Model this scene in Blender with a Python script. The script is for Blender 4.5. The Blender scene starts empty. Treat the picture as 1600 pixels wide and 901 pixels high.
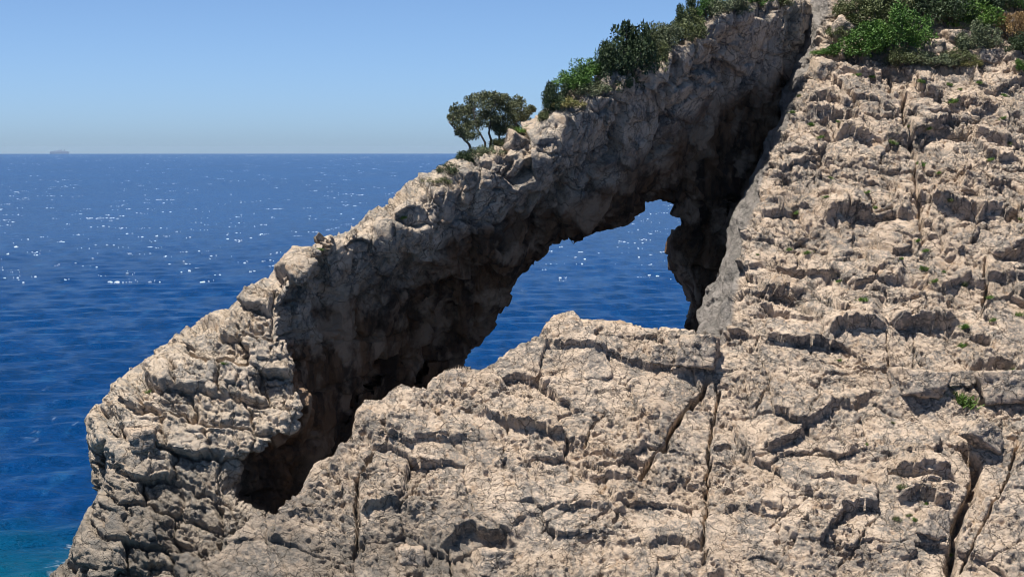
import bpy, math, time
import numpy as np
from mathutils import Vector, Euler
from mathutils.bvhtree import BVHTree
T0 = time.time()
scn = bpy.context.scene
COL = scn.collection
R = math.radians

# ------------------------------------------------------------------ camera, sky, sun, exposure
F, CXP, CYP = 2986.0, 800.0, 450.5          # focal length and centre in photo pixels (1600 x 901)
CAM = np.array([0.0, 0.0, 21.0])            # metres above the sea
TILT = R(4.177)                              # the sea horizon lies a little below eye level
cd = bpy.data.cameras.new('camera'); cam = bpy.data.objects.new('camera', cd); COL.objects.link(cam)
cam.location = CAM; cam.rotation_euler = (R(90) - TILT, 0, 0)
cd.sensor_width = 36.0; cd.lens = 36.0 * F / 1600.0; cd.clip_start = 1.0; cd.clip_end = 80000.0
scn.camera = cam

SUN = Vector((-0.25, -0.13, 0.96)).normalized()       # direction towards the sun
sun_el = math.asin(SUN.z); sun_az = math.atan2(SUN.x, SUN.y)
world = bpy.data.worlds.new('World'); scn.world = world; world.use_nodes = True
wn = world.node_tree.nodes; wl = world.node_tree.links
for n in list(wn): wn.remove(n)
sky = wn.new('ShaderNodeTexSky'); sky.sky_type = 'NISHITA'; sky.sun_disc = False
sky.sun_elevation = sun_el; sky.sun_rotation = sun_az
sky.altitude = 20; sky.air_density = 0.35; sky.dust_density = 0.7; sky.ozone_density = 8.0
bg = wn.new('ShaderNodeBackground'); bg.inputs['Strength'].default_value = 0.114
wo = wn.new('ShaderNodeOutputWorld')
wb = wn.new('ShaderNodeMix'); wb.data_type = 'RGBA'; wb.blend_type = 'MULTIPLY'; wb.inputs[0].default_value = 1.0      # white balance of the whole sky
wb.inputs[7].default_value = (1.04, 1.06, 0.98, 1); wl.new(sky.outputs[0], wb.inputs[6]); wl.new(wb.outputs[2], bg.inputs['Color']); wl.new(bg.outputs[0], wo.inputs['Surface'])
sd = bpy.data.lights.new('sun', 'SUN'); sd.energy = 5.0; sd.angle = R(0.53); sd.color = (1.0, 0.96, 0.90)
so = bpy.data.objects.new('sun', sd); COL.objects.link(so)
so.rotation_euler = SUN.to_track_quat('Z', 'Y').to_euler()
vs = scn.view_settings
scn.display_settings.display_device = 'sRGB'
vs.view_transform = 'Standard'; vs.look = 'None'; vs.exposure = 0.60; vs.gamma = 1.0; vs.use_curve_mapping = False
scn.cycles.max_bounces = 6; scn.cycles.diffuse_bounces = 3; scn.cycles.glossy_bounces = 2
scn.cycles.volume_bounces = 0; scn.cycles.transparent_max_bounces = 4
scn.cycles.sample_clamp_indirect = 4.0; scn.cycles.filter_width = 1.0

# ------------------------------------------------------------------ photo pixel <-> direction
FW = np.array([0, math.cos(TILT), -math.sin(TILT)]); UP = np.array([0, math.sin(TILT), math.cos(TILT)]); RT = np.array([1.0, 0, 0])
def ray(px, py):
    px = np.asarray(px, float); py = np.asarray(py, float)
    return FW + ((px - CXP) / F)[..., None] * RT + ((CYP - py) / F)[..., None] * UP
def at_y(px, py, Y):
    d = ray(px, py); return CAM + d * (np.asarray(Y) / d[..., 1])[..., None]
def project(P):
    q = P - CAM
    dep = q[..., 1] * FW[1] + q[..., 2] * FW[2]
    return CXP + F * q[..., 0] / dep, CYP - F * (q[..., 1] * UP[1] + q[..., 2] * UP[2]) / dep
# the bedding plane that the whole foreground slope lies in: z = SZ + SK (y - 100)
SZ, SK = 12.6, 0.84
SN = np.array([0, -SK, 1.0]) / math.hypot(1, SK)      # its normal
SV = np.array([0, 1.0, SK]) / math.hypot(1, SK)       # its up-slope direction
def on_slab(px, py):
    d = ray(px, py)
    t = (SZ + SK * (CAM[1] - 100) - CAM[2]) / (d[..., 2] - SK * d[..., 1])
    return CAM + d * t[..., None]

# ------------------------------------------------------------------ numpy noise
_r = np.random.RandomState(11)
PERM = np.concatenate([_r.permutation(256)] * 3).astype(np.int32)
GRAD = _r.normal(size=(256, 3)).astype(np.float32); GRAD /= np.linalg.norm(GRAD, axis=1)[:, None]
RND = _r.rand(256, 6).astype(np.float32)
def _h(i, j, k): return PERM[PERM[PERM[i & 255] + (j & 255)] + (k & 255)]
def perlin(p, seed=0):
    p = p.astype(np.float32) + np.float32(seed * 17.31)
    i = np.floor(p).astype(np.int32); f = p - i
    u = f * f * f * (f * (f * 6 - 15) + 10)
    out = 0
    for a in (0, 1):
        wa = u[:, 0] if a else 1 - u[:, 0]
        for b in (0, 1):
            wb = wa * (u[:, 1] if b else 1 - u[:, 1])
            for c in (0, 1):
                w = wb * (u[:, 2] if c else 1 - u[:, 2])
                g = GRAD[_h(i[:, 0] + a, i[:, 1] + b, i[:, 2] + c)]
                out = out + w * (g[:, 0] * (f[:, 0] - a) + g[:, 1] * (f[:, 1] - b) + g[:, 2] * (f[:, 2] - c))
    return out * 1.5
def fbm(p, octs=4, seed=0, gain=0.5):
    s = 0; a = 1.0
    for o in range(octs):
        s = s + a * perlin(p * 2.03 ** o, seed + o); a *= gain
    return s
def cells(p, seed=0):
    """nearest and second-nearest feature distance, random numbers of the nearest cell, vector to it"""
    p = p.astype(np.float32) + np.float32(seed * 7.77)
    b = np.floor(p - 0.5).astype(np.int32)
    n = len(p); f1 = np.full(n, 9, np.float32); f2 = np.full(n, 9, np.float32)
    cid = np.zeros(n, np.int32); vec = np.zeros((n, 3), np.float32)
    for a in (0, 1):
        for bb in (0, 1):
            for c in (0, 1):
                ci = b + np.array([a, bb, c], np.int32)
                h = _h(ci[:, 0], ci[:, 1], ci[:, 2])
                d = p - (ci + 0.12 + 0.76 * RND[h, :3])
                q = np.sqrt((d * d).sum(1))
                m = q < f1
                f2 = np.where(m, f1, np.minimum(f2, q)); f1 = np.where(m, q, f1)
                cid = np.where(m, h, cid); vec[m] = d[m]
    return f1, f2, RND[cid], vec
def facets(p, size, seed, tilt=0.5, off=0.5, crack=0.0, cw=0.06):
    """angular broken-rock relief (unit: metres / size): every cell its own tilted plane and offset, cracks between"""
    f1, f2, rn, v = cells(p / size, seed)
    h = off * (rn[:, 3] - 0.5) + tilt * ((rn[:, 4:6] - 0.5) * v[:, :2]).sum(1) * 2 + tilt * (rn[:, 0] - 0.5) * v[:, 2] * 2
    if crack: h = h - crack * np.exp(-((f2 - f1) / cw) ** 2)
    return h * size
def blocks(w, t, bed, length, seed):
    """bedded and jointed rock: offset of each block (-.5 .. .5), and how near a joint we are (metres)"""
    b = w / bed + seed * 3.7; bi = np.floor(b).astype(np.int32); fb = b - bi
    L = length * (0.55 + 0.9 * RND[_h(bi, bi * 0 + seed, bi * 0), 1])
    q = t / L + 9.0 * RND[_h(bi, bi * 0 + seed, bi * 0), 2]; qi = np.floor(q).astype(np.int32); fq = q - qi
    r = RND[_h(bi, qi, qi * 0 + seed)]
    off = r[:, 3] - 0.5 + 0.5 * (r[:, 4] - 0.5) * (fb - 0.5) + 0.6 * (r[:, 5] - 0.5) * (fq - 0.5)
    return off, np.minimum(np.minimum(fb, 1 - fb) * bed, np.minimum(fq, 1 - fq) * L)
def sstep(a, b, x):
    t = np.clip((x - a) / (b - a), 0, 1); return t * t * (3 - 2 * t)

# ------------------------------------------------------------------ 2-D signed distance to a polygon, as a lookup image
def poly_sdf(P, X, Y):
    P = np.asarray(P, np.float32); d = np.full(X.shape, 1e9, np.float32); ins = np.zeros(X.shape, bool)
    for (x0, y0), (x1, y1) in zip(P, np.roll(P, -1, 0)):
        ex, ey = x1 - x0, y1 - y0; wx, wy = X - x0, Y - y0
        t = np.clip((wx * ex + wy * ey) / (ex * ex + ey * ey + 1e-9), 0, 1)
        d = np.minimum(d, (wx - ex * t) ** 2 + (wy - ey * t) ** 2)
        c = (y0 > Y) != (y1 > Y)
        ins ^= c & (X < ex * (Y - y0) / (ey if ey else 1e-9) + x0)
    d = np.sqrt(d); return np.where(ins, -d, d)
def line_dist(P, X, Y):
    """distance to an open polyline, signed offset up-slope of it, and how far along (0..1)"""
    P = np.asarray(P, np.float32); best = np.full(X.shape, 1e9, np.float32); side = np.zeros(X.shape, np.float32); along = np.zeros(X.shape, np.float32)
    n = len(P) - 1
    for k in range(n):
        (x0, y0), (x1, y1) = P[k], P[k + 1]
        ex, ey = x1 - x0, y1 - y0; L2 = ex * ex + ey * ey + 1e-9
        t = np.clip(((X - x0) * ex + (Y - y0) * ey) / L2, 0, 1)
        dx, dy = X - x0 - ex * t, Y - y0 - ey * t
        d = np.sqrt(dx * dx + dy * dy); m = d < best
        cr = (ex * (Y - y0) - ey * (X - x0)) / math.sqrt(L2)
        best = np.where(m, d, best); side = np.where(m, cr, side); along = np.where(m, (k + t) / n, along)
    return best, side, along
class Img:
    def __init__(s, x0, y0, x1, y1, step):
        s.x0, s.y0, s.st = x0, y0, step
        s.X, s.Y = np.meshgrid(np.arange(x0, x1, step, dtype=np.float32), np.arange(y0, y1, step, dtype=np.float32))
    def look(s, A, x, y):
        u = np.clip((x - s.x0) / s.st, 0, A.shape[1] - 1.001); v = np.clip((y - s.y0) / s.st, 0, A.shape[0] - 1.001)
        i = u.astype(np.int32); j = v.astype(np.int32); fu = u - i; fv = v - j
        return (A[j, i] * (1 - fu) + A[j, i + 1] * fu) * (1 - fv) + (A[j + 1, i] * (1 - fu) + A[j + 1, i + 1] * fu) * fv
def smax(a, b, k):
    h = np.clip(0.5 + 0.5 * (a - b) / k, 0, 1); return b * (1 - h) + a * h + k * h * (1 - h)

# ------------------------------------------------------------------ surface nets
def surface_nets(D, org, h):
    S = D < 0
    nx, ny, nz = D.shape
    cnt = np.zeros((nx - 1, ny - 1, nz - 1), np.int8)
    for a in (0, 1):
        for b in (0, 1):
            for c in (0, 1): cnt += S[a:nx - 1 + a, b:ny - 1 + b, c:nz - 1 + c]
    act = (cnt > 0) & (cnt < 8)
    I = np.argwhere(act); n = len(I)
    idx = np.full(act.shape, -1, np.int32); idx[act] = np.arange(n)
    cor = np.array([[a, b, c] for a in (0, 1) for b in (0, 1) for c in (0, 1)])
    val = np.stack([D[I[:, 0] + a, I[:, 1] + b, I[:, 2] + c] for a, b, c in cor], 1)
    acc = np.zeros((n, 3)); w = np.zeros(n)
    for p in range(8):
        for q in range(p + 1, 8):
            if np.abs(cor[p] - cor[q]).sum() != 1: continue
            m = (val[:, p] < 0) != (val[:, q] < 0)
            t = val[m, p] / (val[m, p] - val[m, q])
            acc[m] += cor[p] + t[:, None] * (cor[q] - cor[p]); w[m] += 1
    V = org + (I + acc / w[:, None]) * h
    Q = []
    for ax in range(3):
        sl0 = [slice(None)] * 3; sl1 = [slice(None)] * 3
        sl0[ax] = slice(0, -1); sl1[ax] = slice(1, None)
        ch = S[tuple(sl0)] != S[tuple(sl1)]
        E = np.argwhere(ch)
        o1, o2 = [(1, 2), (2, 0), (0, 1)][ax]
        lim = np.array(act.shape)
        ok = (E[:, o1] > 0) & (E[:, o2] > 0) & (E[:, o1] < lim[o1]) & (E[:, o2] < lim[o2]) & (E[:, ax] < lim[ax])
        E = E[ok]
        def g(d1, d2):
            e = E.copy(); e[:, o1] += d1; e[:, o2] += d2; return idx[e[:, 0], e[:, 1], e[:, 2]]
        q = np.stack([g(-1, -1), g(0, -1), g(0, 0), g(-1, 0)], 1)
        flip = ~S[E[:, 0], E[:, 1], E[:, 2]]
        q[flip] = q[flip][:, ::-1]
        Q.append(q)
    return V, np.concatenate(Q)
def vnormals(V, Q):
    n = np.cross(V[Q[:, 2]] - V[Q[:, 0]], V[Q[:, 3]] - V[Q[:, 1]])
    N = np.zeros_like(V)
    for k in range(4):
        for c in range(3): N[:, c] += np.bincount(Q[:, k], n[:, c], len(V))
    return N / (np.linalg.norm(N, axis=1)[:, None] + 1e-12)
def relax(V, Q, it=2, f=0.5):
    E = np.concatenate([Q[:, [0, 1]], Q[:, [1, 2]], Q[:, [2, 3]], Q[:, [3, 0]]])
    deg = np.bincount(E.ravel(), minlength=len(V)).astype(float); deg[deg == 0] = 1e9
    for _ in range(it):
        S = np.stack([np.bincount(E[:, 0], V[E[:, 1], c], len(V)) + np.bincount(E[:, 1], V[E[:, 0], c], len(V)) for c in range(3)], 1)
        V = V + f * (S / deg[:, None] - V)
    return V
def subdivide(V, Q, sel):
    """split the chosen quads in four"""
    A = Q[sel]; rest = Q[~sel]
    E = np.stack([A, np.roll(A, -1, 1)], 2).reshape(-1, 2); E.sort(1)
    key = E[:, 0].astype(np.int64) * len(V) + E[:, 1]
    u, inv = np.unique(key, return_inverse=True)
    e0, e1 = u // len(V), u % len(V)
    mid = (V[e0] + V[e1]) / 2; cen = V[A].mean(1)
    nv = len(V); M = nv + inv.reshape(-1, 4); C = nv + len(u) + np.arange(len(A))
    V2 = np.concatenate([V, mid, cen])
    new = np.concatenate([np.stack([A[:, k], M[:, k], C, M[:, (k + 3) % 4]], 1) for k in range(4)])
    return V2, np.concatenate([new, rest]), np.concatenate([np.ones(len(new), bool), np.zeros(len(rest), bool)])
def in_view(V, Q, lim=-0.15):
    c = V[Q].mean(1); n = np.cross(V[Q[:, 2]] - V[Q[:, 0]], V[Q[:, 3]] - V[Q[:, 1]])
    n /= np.linalg.norm(n, axis=1)[:, None] + 1e-12
    q = CAM - c; q /= np.linalg.norm(q, axis=1)[:, None]
    px, py = project(c)
    ok = ((n * q).sum(1) > lim) & (px > -60) & (px < 1670) & (py > -60) & (py < 950) & (c[:, 2] > -0.6)
    dist = np.linalg.norm(CAM - c, axis=1)
    bi = np.clip((px + 80) / 12, 0, 149).astype(int); bj = np.clip((py + 80) / 12, 0, 89).astype(int)
    return ok & (dist < ZBUF[bj, bi] + 4.5)
ZBUF = np.full((90, 150), 1e9)
def fill_zbuf(V, Q):
    c = V[Q].mean(1); px, py = project(c); dist = np.linalg.norm(CAM - c, axis=1)
    bi = np.clip((px + 80) / 12, 0, 149).astype(int); bj = np.clip((py + 80) / 12, 0, 89).astype(int)
    np.minimum.at(ZBUF, (bj, bi), dist)
def mesh_obj(name, V, Q, mat, parent=None, smooth=False):
    me = bpy.data.meshes.new(name)
    V = np.ascontiguousarray(V, np.float32); Q = np.ascontiguousarray(Q, np.int32)
    k = Q.shape[1]
    me.vertices.add(len(V)); me.vertices.foreach_set('co', V.ravel())
    me.loops.add(Q.size); me.loops.foreach_set('vertex_index', Q.ravel())
    me.polygons.add(len(Q)); me.polygons.foreach_set('loop_start', np.arange(0, Q.size, k, dtype=np.int32))
    if smooth: me.polygons.foreach_set('use_smooth', np.ones(len(Q), bool))
    me.update(calc_edges=True)
    if mat: me.materials.append(mat)
    o = bpy.data.objects.new(name, me); COL.objects.link(o)
    if parent: o.parent = parent
    return o
def attr(o, name, a):
    at = o.data.attributes.new(name, 'FLOAT', 'POINT'); at.data.foreach_set('value', np.ascontiguousarray(a, np.float32))
def tag(o, label=None, cat=None, group=None, kind=None):
    if label: o['label'] = label
    if cat: o['category'] = cat
    if group: o['group'] = group
    if kind: o['kind'] = kind
    return o
def empty(name, loc=(0, 0, 0), rz=0.0, sc=1.0):
    o = bpy.data.objects.new(name, None); COL.objects.link(o); o.location = loc; o.rotation_euler = (0, 0, rz)
    o.scale = (sc,) * 3 if np.isscalar(sc) else sc; o.empty_display_size = 0.3
    return o

# ------------------------------------------------------------------ materials
class NT:
    def __init__(s, name):
        s.m = bpy.data.materials.new(name); s.m.use_nodes = True; s.t = s.m.node_tree; s.n = s.t.nodes
        s.b = s.n['Principled BSDF']; s.co = None
    def new(s, t, **kw):
        n = s.n.new(t)
        for k, v in kw.items(): setattr(n, k, v)
        return n
    def link(s, a, b): s.t.links.new(a, b)
    def coord(s):
        if not s.co: s.co = s.new('ShaderNodeTexCoord').outputs['Object']
        return s.co
    def mapped(s, scale=(1, 1, 1), rot=(0, 0, 0), src=None):
        m = s.new('ShaderNodeMapping'); m.inputs['Scale'].default_value = scale; m.inputs['Rotation'].default_value = rot
        s.link(src or s.coord(), m.inputs['Vector']); return m.outputs[0]
    def noise(s, scale, detail=4, rough=0.55, vec=None, dist=0.0):
        n = s.new('ShaderNodeTexNoise'); n.inputs['Scale'].default_value = scale; n.inputs['Detail'].default_value = detail
        n.inputs['Roughness'].default_value = rough; n.inputs['Distortion'].default_value = dist
        s.link(vec or s.coord(), n.inputs['Vector']); return n.outputs['Fac']
    def ramp(s, fac, a, b, va=0.0, vb=1.0):
        n = s.new('ShaderNodeMapRange'); n.interpolation_type = 'SMOOTHSTEP'
        n.inputs['From Min'].default_value = a; n.inputs['From Max'].default_value = b
        n.inputs['To Min'].default_value = va; n.inputs['To Max'].default_value = vb
        s.link(fac, n.inputs['Value']); return n.outputs[0]
    def mix(s, fac, a, b, mode='MIX'):
        n = s.new('ShaderNodeMix'); n.data_type = 'RGBA'; n.blend_type = mode
        for sock, v in ((n.inputs[0], fac), (n.inputs[6], a), (n.inputs[7], b)):
            if isinstance(v, (int, float)): sock.default_value = v
            elif isinstance(v, tuple): sock.default_value = (*v, 1)
            else: s.link(v, sock)
        return n.outputs[2]
    def math(s, op, a, b=0.0):
        n = s.new('ShaderNodeMath'); n.operation = op
        for sock, v in ((n.inputs[0], a), (n.inputs[1], b)):
            if isinstance(v, (int, float)): sock.default_value = v
            else: s.link(v, sock)
        return n.outputs[0]
    def attr(s, name):
        n = s.new('ShaderNodeAttribute'); n.attribute_name = name; return n.outputs['Fac']
    def bump(s, h, strength, dist):
        n = s.new('ShaderNodeBump'); n.inputs['Strength'].default_value = strength; n.inputs['Distance'].default_value = dist
        s.link(h, n.inputs['Height']); s.link(n.outputs[0], s.b.inputs['Normal'])

def rock_material(name, tan, pale, grey, shade_stains=False, grey_amt=0.5):
    k = NT(name)
    c = k.mix(k.ramp(k.noise(0.35, 5, 0.6), 0.35, 0.65), tan, pale)
    c = k.mix(k.ramp(k.noise(1.7, 5, 0.65), 0.40, 0.62, 0, 0.55), c, tuple(x * 1.12 for x in pale))
    sp = k.ramp(k.noise(4.2, 5, 0.78), 0.54, 0.63, 0, 0.4 if shade_stains else 0.62)
    c = k.mix(sp, c, tuple(x * 0.42 for x in grey))
    c = k.mix(k.ramp(k.noise(13.0, 4, 0.7), 0.42, 0.62, 0, 0.35), c, tuple(min(1, x * 1.2) for x in pale))
    wn_ = k.new('ShaderNodeTexNoise'); wn_.inputs['Scale'].default_value = 1.8; wn_.inputs['Detail'].default_value = 4; k.link(k.coord(), wn_.inputs['Vector'])
    wv_ = k.new('ShaderNodeVectorMath'); wv_.operation = 'MULTIPLY_ADD'; wv_.inputs[1].default_value = (0.7, 0.7, 0.7); k.link(wn_.outputs['Color'], wv_.inputs[0]); k.link(k.coord(), wv_.inputs[2])
    crk = []
    for sc_, w_ in ((0.75, 0.022), (2.1, 0.035)):
        vo = k.new('ShaderNodeTexVoronoi'); vo.feature = 'DISTANCE_TO_EDGE'; vo.inputs['Scale'].default_value = sc_; k.link(wv_.outputs[0], vo.inputs['Vector'])
        crk.append(k.ramp(vo.outputs['Distance'], 0.0, w_, 1.0, 0.0))
    part_ = k.ramp(k.noise(0.9, 4, 0.6), 0.44, 0.56)
    crack = k.math('MAXIMUM', crk[0], k.math('MULTIPLY', crk[1], part_))
    c = k.mix(k.ramp(k.noise(1.3, 5, 0.6), 0.56, 0.70, 0, 0.5), c, (0.40, 0.245, 0.135))
    g = k.math('MULTIPLY', k.ramp(k.noise(0.6, 4, 0.65), 0.478 - 0.08 * grey_amt, 0.56), k.ramp(k.noise(3.6, 4, 0.72), 0.40, 0.53))
    c = k.mix(k.math('MULTIPLY', g, 0.8), c, grey)
    c = k.mix(k.math('MULTIPLY', crack, 0.6), c, (0.075, 0.062, 0.05))
    if shade_stains:
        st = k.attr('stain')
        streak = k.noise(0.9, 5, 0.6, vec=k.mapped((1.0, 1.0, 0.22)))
        dark = k.mix(k.ramp(streak, 0.40, 0.62), (0.29, 0.165, 0.092), (0.090, 0.060, 0.042))  # brown stain; its dark tone also paints in the cave's shade
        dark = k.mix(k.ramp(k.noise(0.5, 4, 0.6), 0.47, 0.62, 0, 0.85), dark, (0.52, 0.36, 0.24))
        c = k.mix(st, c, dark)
    if not shade_stains:
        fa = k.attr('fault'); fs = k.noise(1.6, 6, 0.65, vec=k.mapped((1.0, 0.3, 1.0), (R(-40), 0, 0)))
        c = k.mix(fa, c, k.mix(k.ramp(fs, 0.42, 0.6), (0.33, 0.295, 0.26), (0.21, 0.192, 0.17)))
    wet = k.attr('wet')
    c = k.mix(k.math('MULTIPLY', wet, k.ramp(k.noise(0.8, 4, 0.6), 0.3, 0.6, 0.45, 0.95)), c, (0.16, 0.145, 0.125))
    k.link(c, k.b.inputs['Base Color'])
    k.b.inputs['Roughness'].default_value = 0.88; k.b.inputs['Specular IOR Level'].default_value = 0.035
    h = k.noise(7.0, 5, 0.78)
    h = k.math('SUBTRACT', h, k.math('MULTIPLY', crack, 0.5))
    k.bump(h, 1.0, 0.22)
    return k.m
TAN, PALE, GREY = (0.50, 0.38, 0.275), (0.68, 0.54, 0.41), (0.25, 0.23, 0.205)
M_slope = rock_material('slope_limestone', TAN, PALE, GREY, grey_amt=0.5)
M_arch = rock_material('arch_limestone', (0.50, 0.395, 0.29), (0.66, 0.54, 0.415), (0.29, 0.272, 0.246), shade_stains=True, grey_amt=0.1)
M_block = rock_material('block_limestone', TAN, PALE, (0.23, 0.215, 0.195), grey_amt=0.4)

# ------------------------------------------------------------------ the rock masses as solids
HV = 0.25
X0, X1, Y0, Y1, Z0, Z1 = -28.0, 40.0, 82.0, 130.0, -2.4, 38.0
gx = np.arange(X0, X1, HV, dtype=np.float32); gy = np.arange(Y0, Y1, HV, dtype=np.float32); gz = np.arange(Z0, Z1, HV, dtype=np.float32)
ORG = np.array([X0, Y0, Z0])
lowgrid = None
def macro_noise(scale, seed):
    """smooth 3-D noise on a coarse grid, brought up to the fine grid by trilinear interpolation"""
    st = 5
    cx, cy, cz = gx[::st], gy[::st], gz[::st]
    cx = np.append(cx, cx[-1] + HV * st); cy = np.append(cy, cy[-1] + HV * st); cz = np.append(cz, cz[-1] + HV * st)
    P = np.stack(np.meshgrid(cx, cy, cz, indexing='ij'), -1).reshape(-1, 3)
    A = fbm(P / scale, 2, seed).reshape(len(cx), len(cy), len(cz)).astype(np.float32)
    for ax, n in enumerate((len(gx), len(gy), len(gz))):
        t = np.arange(n) / st; i = t.astype(int); f = (t - i).astype(np.float32)
        sh = [1, 1, 1]; sh[ax] = n
        A = np.take(A, i, ax) * (1 - f.reshape(sh)) + np.take(A, np.minimum(i + 1, A.shape[ax] - 1), ax) * f.reshape(sh)
    return A

# --- the arch: a fin of rock. Outline and opening as seen, each with its own distance and thickness.
SKYLINE = [(66, 990), (92, 897), (116, 881), (124, 857), (139, 817), (150, 797), (149, 773), (151, 717), (147, 656), (154, 645), (174, 630),
  (184, 600), (208, 582), (224, 571), (250, 552), (272, 545), (284, 524), (304, 510), (328, 500), (358, 493), (370, 473), (380, 458), (402, 441),
  (420, 434), (440, 416), (457, 399), (480, 394), (496, 385), (512, 368), (532, 360), (552, 348), (572, 343), (600, 324), (624, 312), (632, 298),
  (670, 288), (692, 277), (712, 262), (736, 245), (756, 236), (780, 225), (800, 214), (822, 205), (848, 190), (866, 170), (890, 152), (915, 138),
  (960, 116), (1000, 98), (1040, 82), (1075, 62), (1105, 38), (1140, 14), (1200, 2), (1262, 2), (1296, 10), (1320, 60), (1320, 990)]
HOLE = [(690, 660), (738, 564), (760, 536), (768, 518), (778, 488), (792, 460), (808, 428), (828, 414), (848, 394), (864, 384), (890, 386), (900, 376),
  (926, 362), (950, 360), (972, 346), (988, 342), (992, 334), (1016, 328), (1034, 327), (1048, 334), (1063, 342), (1060, 354), (1048, 372), (1044, 396),
  (1045, 420), (1056, 440), (1070, 452), (1078, 472), (1064, 506), (1035, 600), (1000, 660)]
im = Img(-260, -320, 2000, 1100, 4)
OUT2 = np.maximum(poly_sdf(SKYLINE, im.X, im.Y), -(poly_sdf(HOLE, im.X, im.Y) - 8))
def pillar_y(px, py):                       # the bedded left face dips about 60 degrees
    d = ray(px, py); t = (5 - 1.73 * 91.5 - CAM[2]) / (d[..., 2] - 1.73 * d[..., 1]); return d[..., 1] * t
pil = np.array([(110, 890), (150, 660), (150, 780), (250, 580), (250, 700), (250, 850), (350, 520), (350, 620), (350, 740), (350, 890), (455, 560), (460, 640), (430, 450), (500, 405), (440, 520), (480, 900), (600, 950)], float)
CTRL = [(x, y, w + np.interp(y - x * 0.15, [380, 480], [0.0, 3.0])) for (x, y), w in zip(pil, pillar_y(pil[:, 0], pil[:, 1]))]
CTRL += [(600, 345, 99.0), (700, 300, 101.2), (840, 215, 103.2), (870, 240, 103.8), (960, 155, 105.2), (1050, 110, 107.2), (1120, 60, 109.5), (1200, 20, 113), (1250, 60, 120), (1280, 20, 124), (1310, 80, 125), (1400, 0, 126), (1500, 200, 122),
  (500, 600, 97.2), (520, 560, 98.2), (560, 600, 101), (600, 560, 103), (650, 560, 105), (700, 560, 107), (740, 540, 108.6), (765, 500, 108.8), (600, 450, 101), (550, 450, 99.6),
  (650, 400, 101.6), (700, 440, 104.6), (740, 420, 105.6), (800, 400, 107.6), (780, 340, 104.8), (750, 300, 102.9), (850, 350, 108.2), (900, 330, 109.2), (950, 320, 110.2), (900, 250, 106),
  (1000, 300, 111.6), (1050, 300, 112.6), (1000, 220, 109.6), (1080, 200, 112.6), (1150, 150, 114.6), (1200, 100, 115.6), (1100, 300, 114.2), (1060, 400, 115.5), (1150, 350, 116), (1100, 480, 116.5),
  (1200, 200, 117.2), (1250, 120, 118), (1250, 500, 120), (480, 710, 97), (425, 735, 96.5), (430, 775, 97), (400, 690, 95.2), (400, 725, 96), (455, 690, 97), (550, 680, 101.5), (510, 750, 99), (600, 800, 103)]
CTRL = np.array(CTRL)
CTRL[:, 2] += 2.6 * ((CTRL[:, 0] > 490) & (CTRL[:, 0] < 770) & (CTRL[:, 1] > 435))
def tps(P, v, X, Y, lam=2.0):
    n = len(P); s = 100.0
    def U(r2): return np.where(r2 > 1e-9, r2 * np.log(r2 + 1e-12), 0)
    A = np.zeros((n + 3, n + 3)); d2 = ((P[:, None, :] - P[None]) ** 2).sum(-1) / s ** 2
    A[:n, :n] = U(d2) + lam * 0.01 * np.eye(n); A[:n, n] = 1; A[:n, n + 1:] = P / s; A[n:, :n] = A[:n, n:].T
    w = np.linalg.solve(A, np.append(v, [0, 0, 0]))
    o = w[n] + w[n + 1] * X / s + w[n + 2] * Y / s
    for i in range(n): o = o + w[i] * U(((X - P[i, 0]) ** 2 + (Y - P[i, 1]) ** 2) / s ** 2)
    return o.astype(np.float32)
PIL = SKYLINE[:29] + [(520, 372), (500, 402), (474, 436), (446, 466), (438, 500), (436, 530), (446, 556), (472, 574), (475, 600), (475, 640), (466, 668), (430, 690), (400, 708), (372, 714), (364, 740), (361, 757),
  (385, 775), (420, 800), (470, 850), (560, 1000)]
OUTP = poly_sdf(PIL, im.X, im.Y); HD = poly_sdf(HOLE, im.X, im.Y)
NOTCH = poly_sdf([(120, 702), (150, 690), (176, 694), (178, 740), (168, 770), (150, 792), (120, 800)], im.X, im.Y)
im2 = Img(-260, -320, 2000, 1100, 8)
YF = np.clip(tps(CTRL[:, :2], CTRL[:, 2], im2.X, im2.Y), 86, 126)
GXY = np.stack(np.meshgrid(gx, gy, indexing='ij'), -1)

nzA = macro_noise(3.2, 3)
DA = np.empty((len(gx), len(gy), len(gz)), np.float32)
gyy, gzz = np.meshgrid(gy, gz, indexing='ij')
dep = (gyy * FW[1] + (gzz - CAM[2]) * FW[2]).astype(np.float32)
pyy = (CYP - F * (gyy * UP[1] + (gzz - CAM[2]) * UP[2]) / dep).astype(np.float32)
for i, x in enumerate(gx):
    pxx = CXP + F * x / dep
    yf = im2.look(YF, pxx, pyy)
    d2 = im.look(OUT2, pxx, pyy) * (gyy / F)
    thick = 7.0 + 3.0 * sstep(500, 250, pxx)
    kk = np.where(im.look(HD, pxx, pyy) < 70, 0.5, 0.7 + 3.4 * sstep(1200, 980, pxx))
    d = smax(smax((yf - gyy) * 0.8, d2, kk), (gyy - yf - thick) * 0.8, 2.0)
    dp = im.look(OUTP, pxx, pyy) * (gyy / F)
    yp = (5 - 1.73 * 91.5 - CAM[2]) / ((gzz - CAM[2]) / gyy - 1.73)            # bedded face of the left pillar, on this line of sight
    e = smax(smax((yp - gyy) * 0.8, np.maximum(dp, d2), 0.6 + 0.9 * sstep(420, 300, pxx)), (gyy - yp - 8) * 0.8, 1.0)
    if x < -17: e = np.maximum(e, -np.maximum(im.look(NOTCH, pxx, pyy) * (gyy / F), gyy - yp - 4.5))
    d = np.minimum(d, e) + nzA[i] * 0.28
    DA[i] = d
VA, QA = surface_nets(DA, ORG, HV); del DA, nzA
print('arch net', len(VA), len(QA), time.time() - T0)

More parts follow.
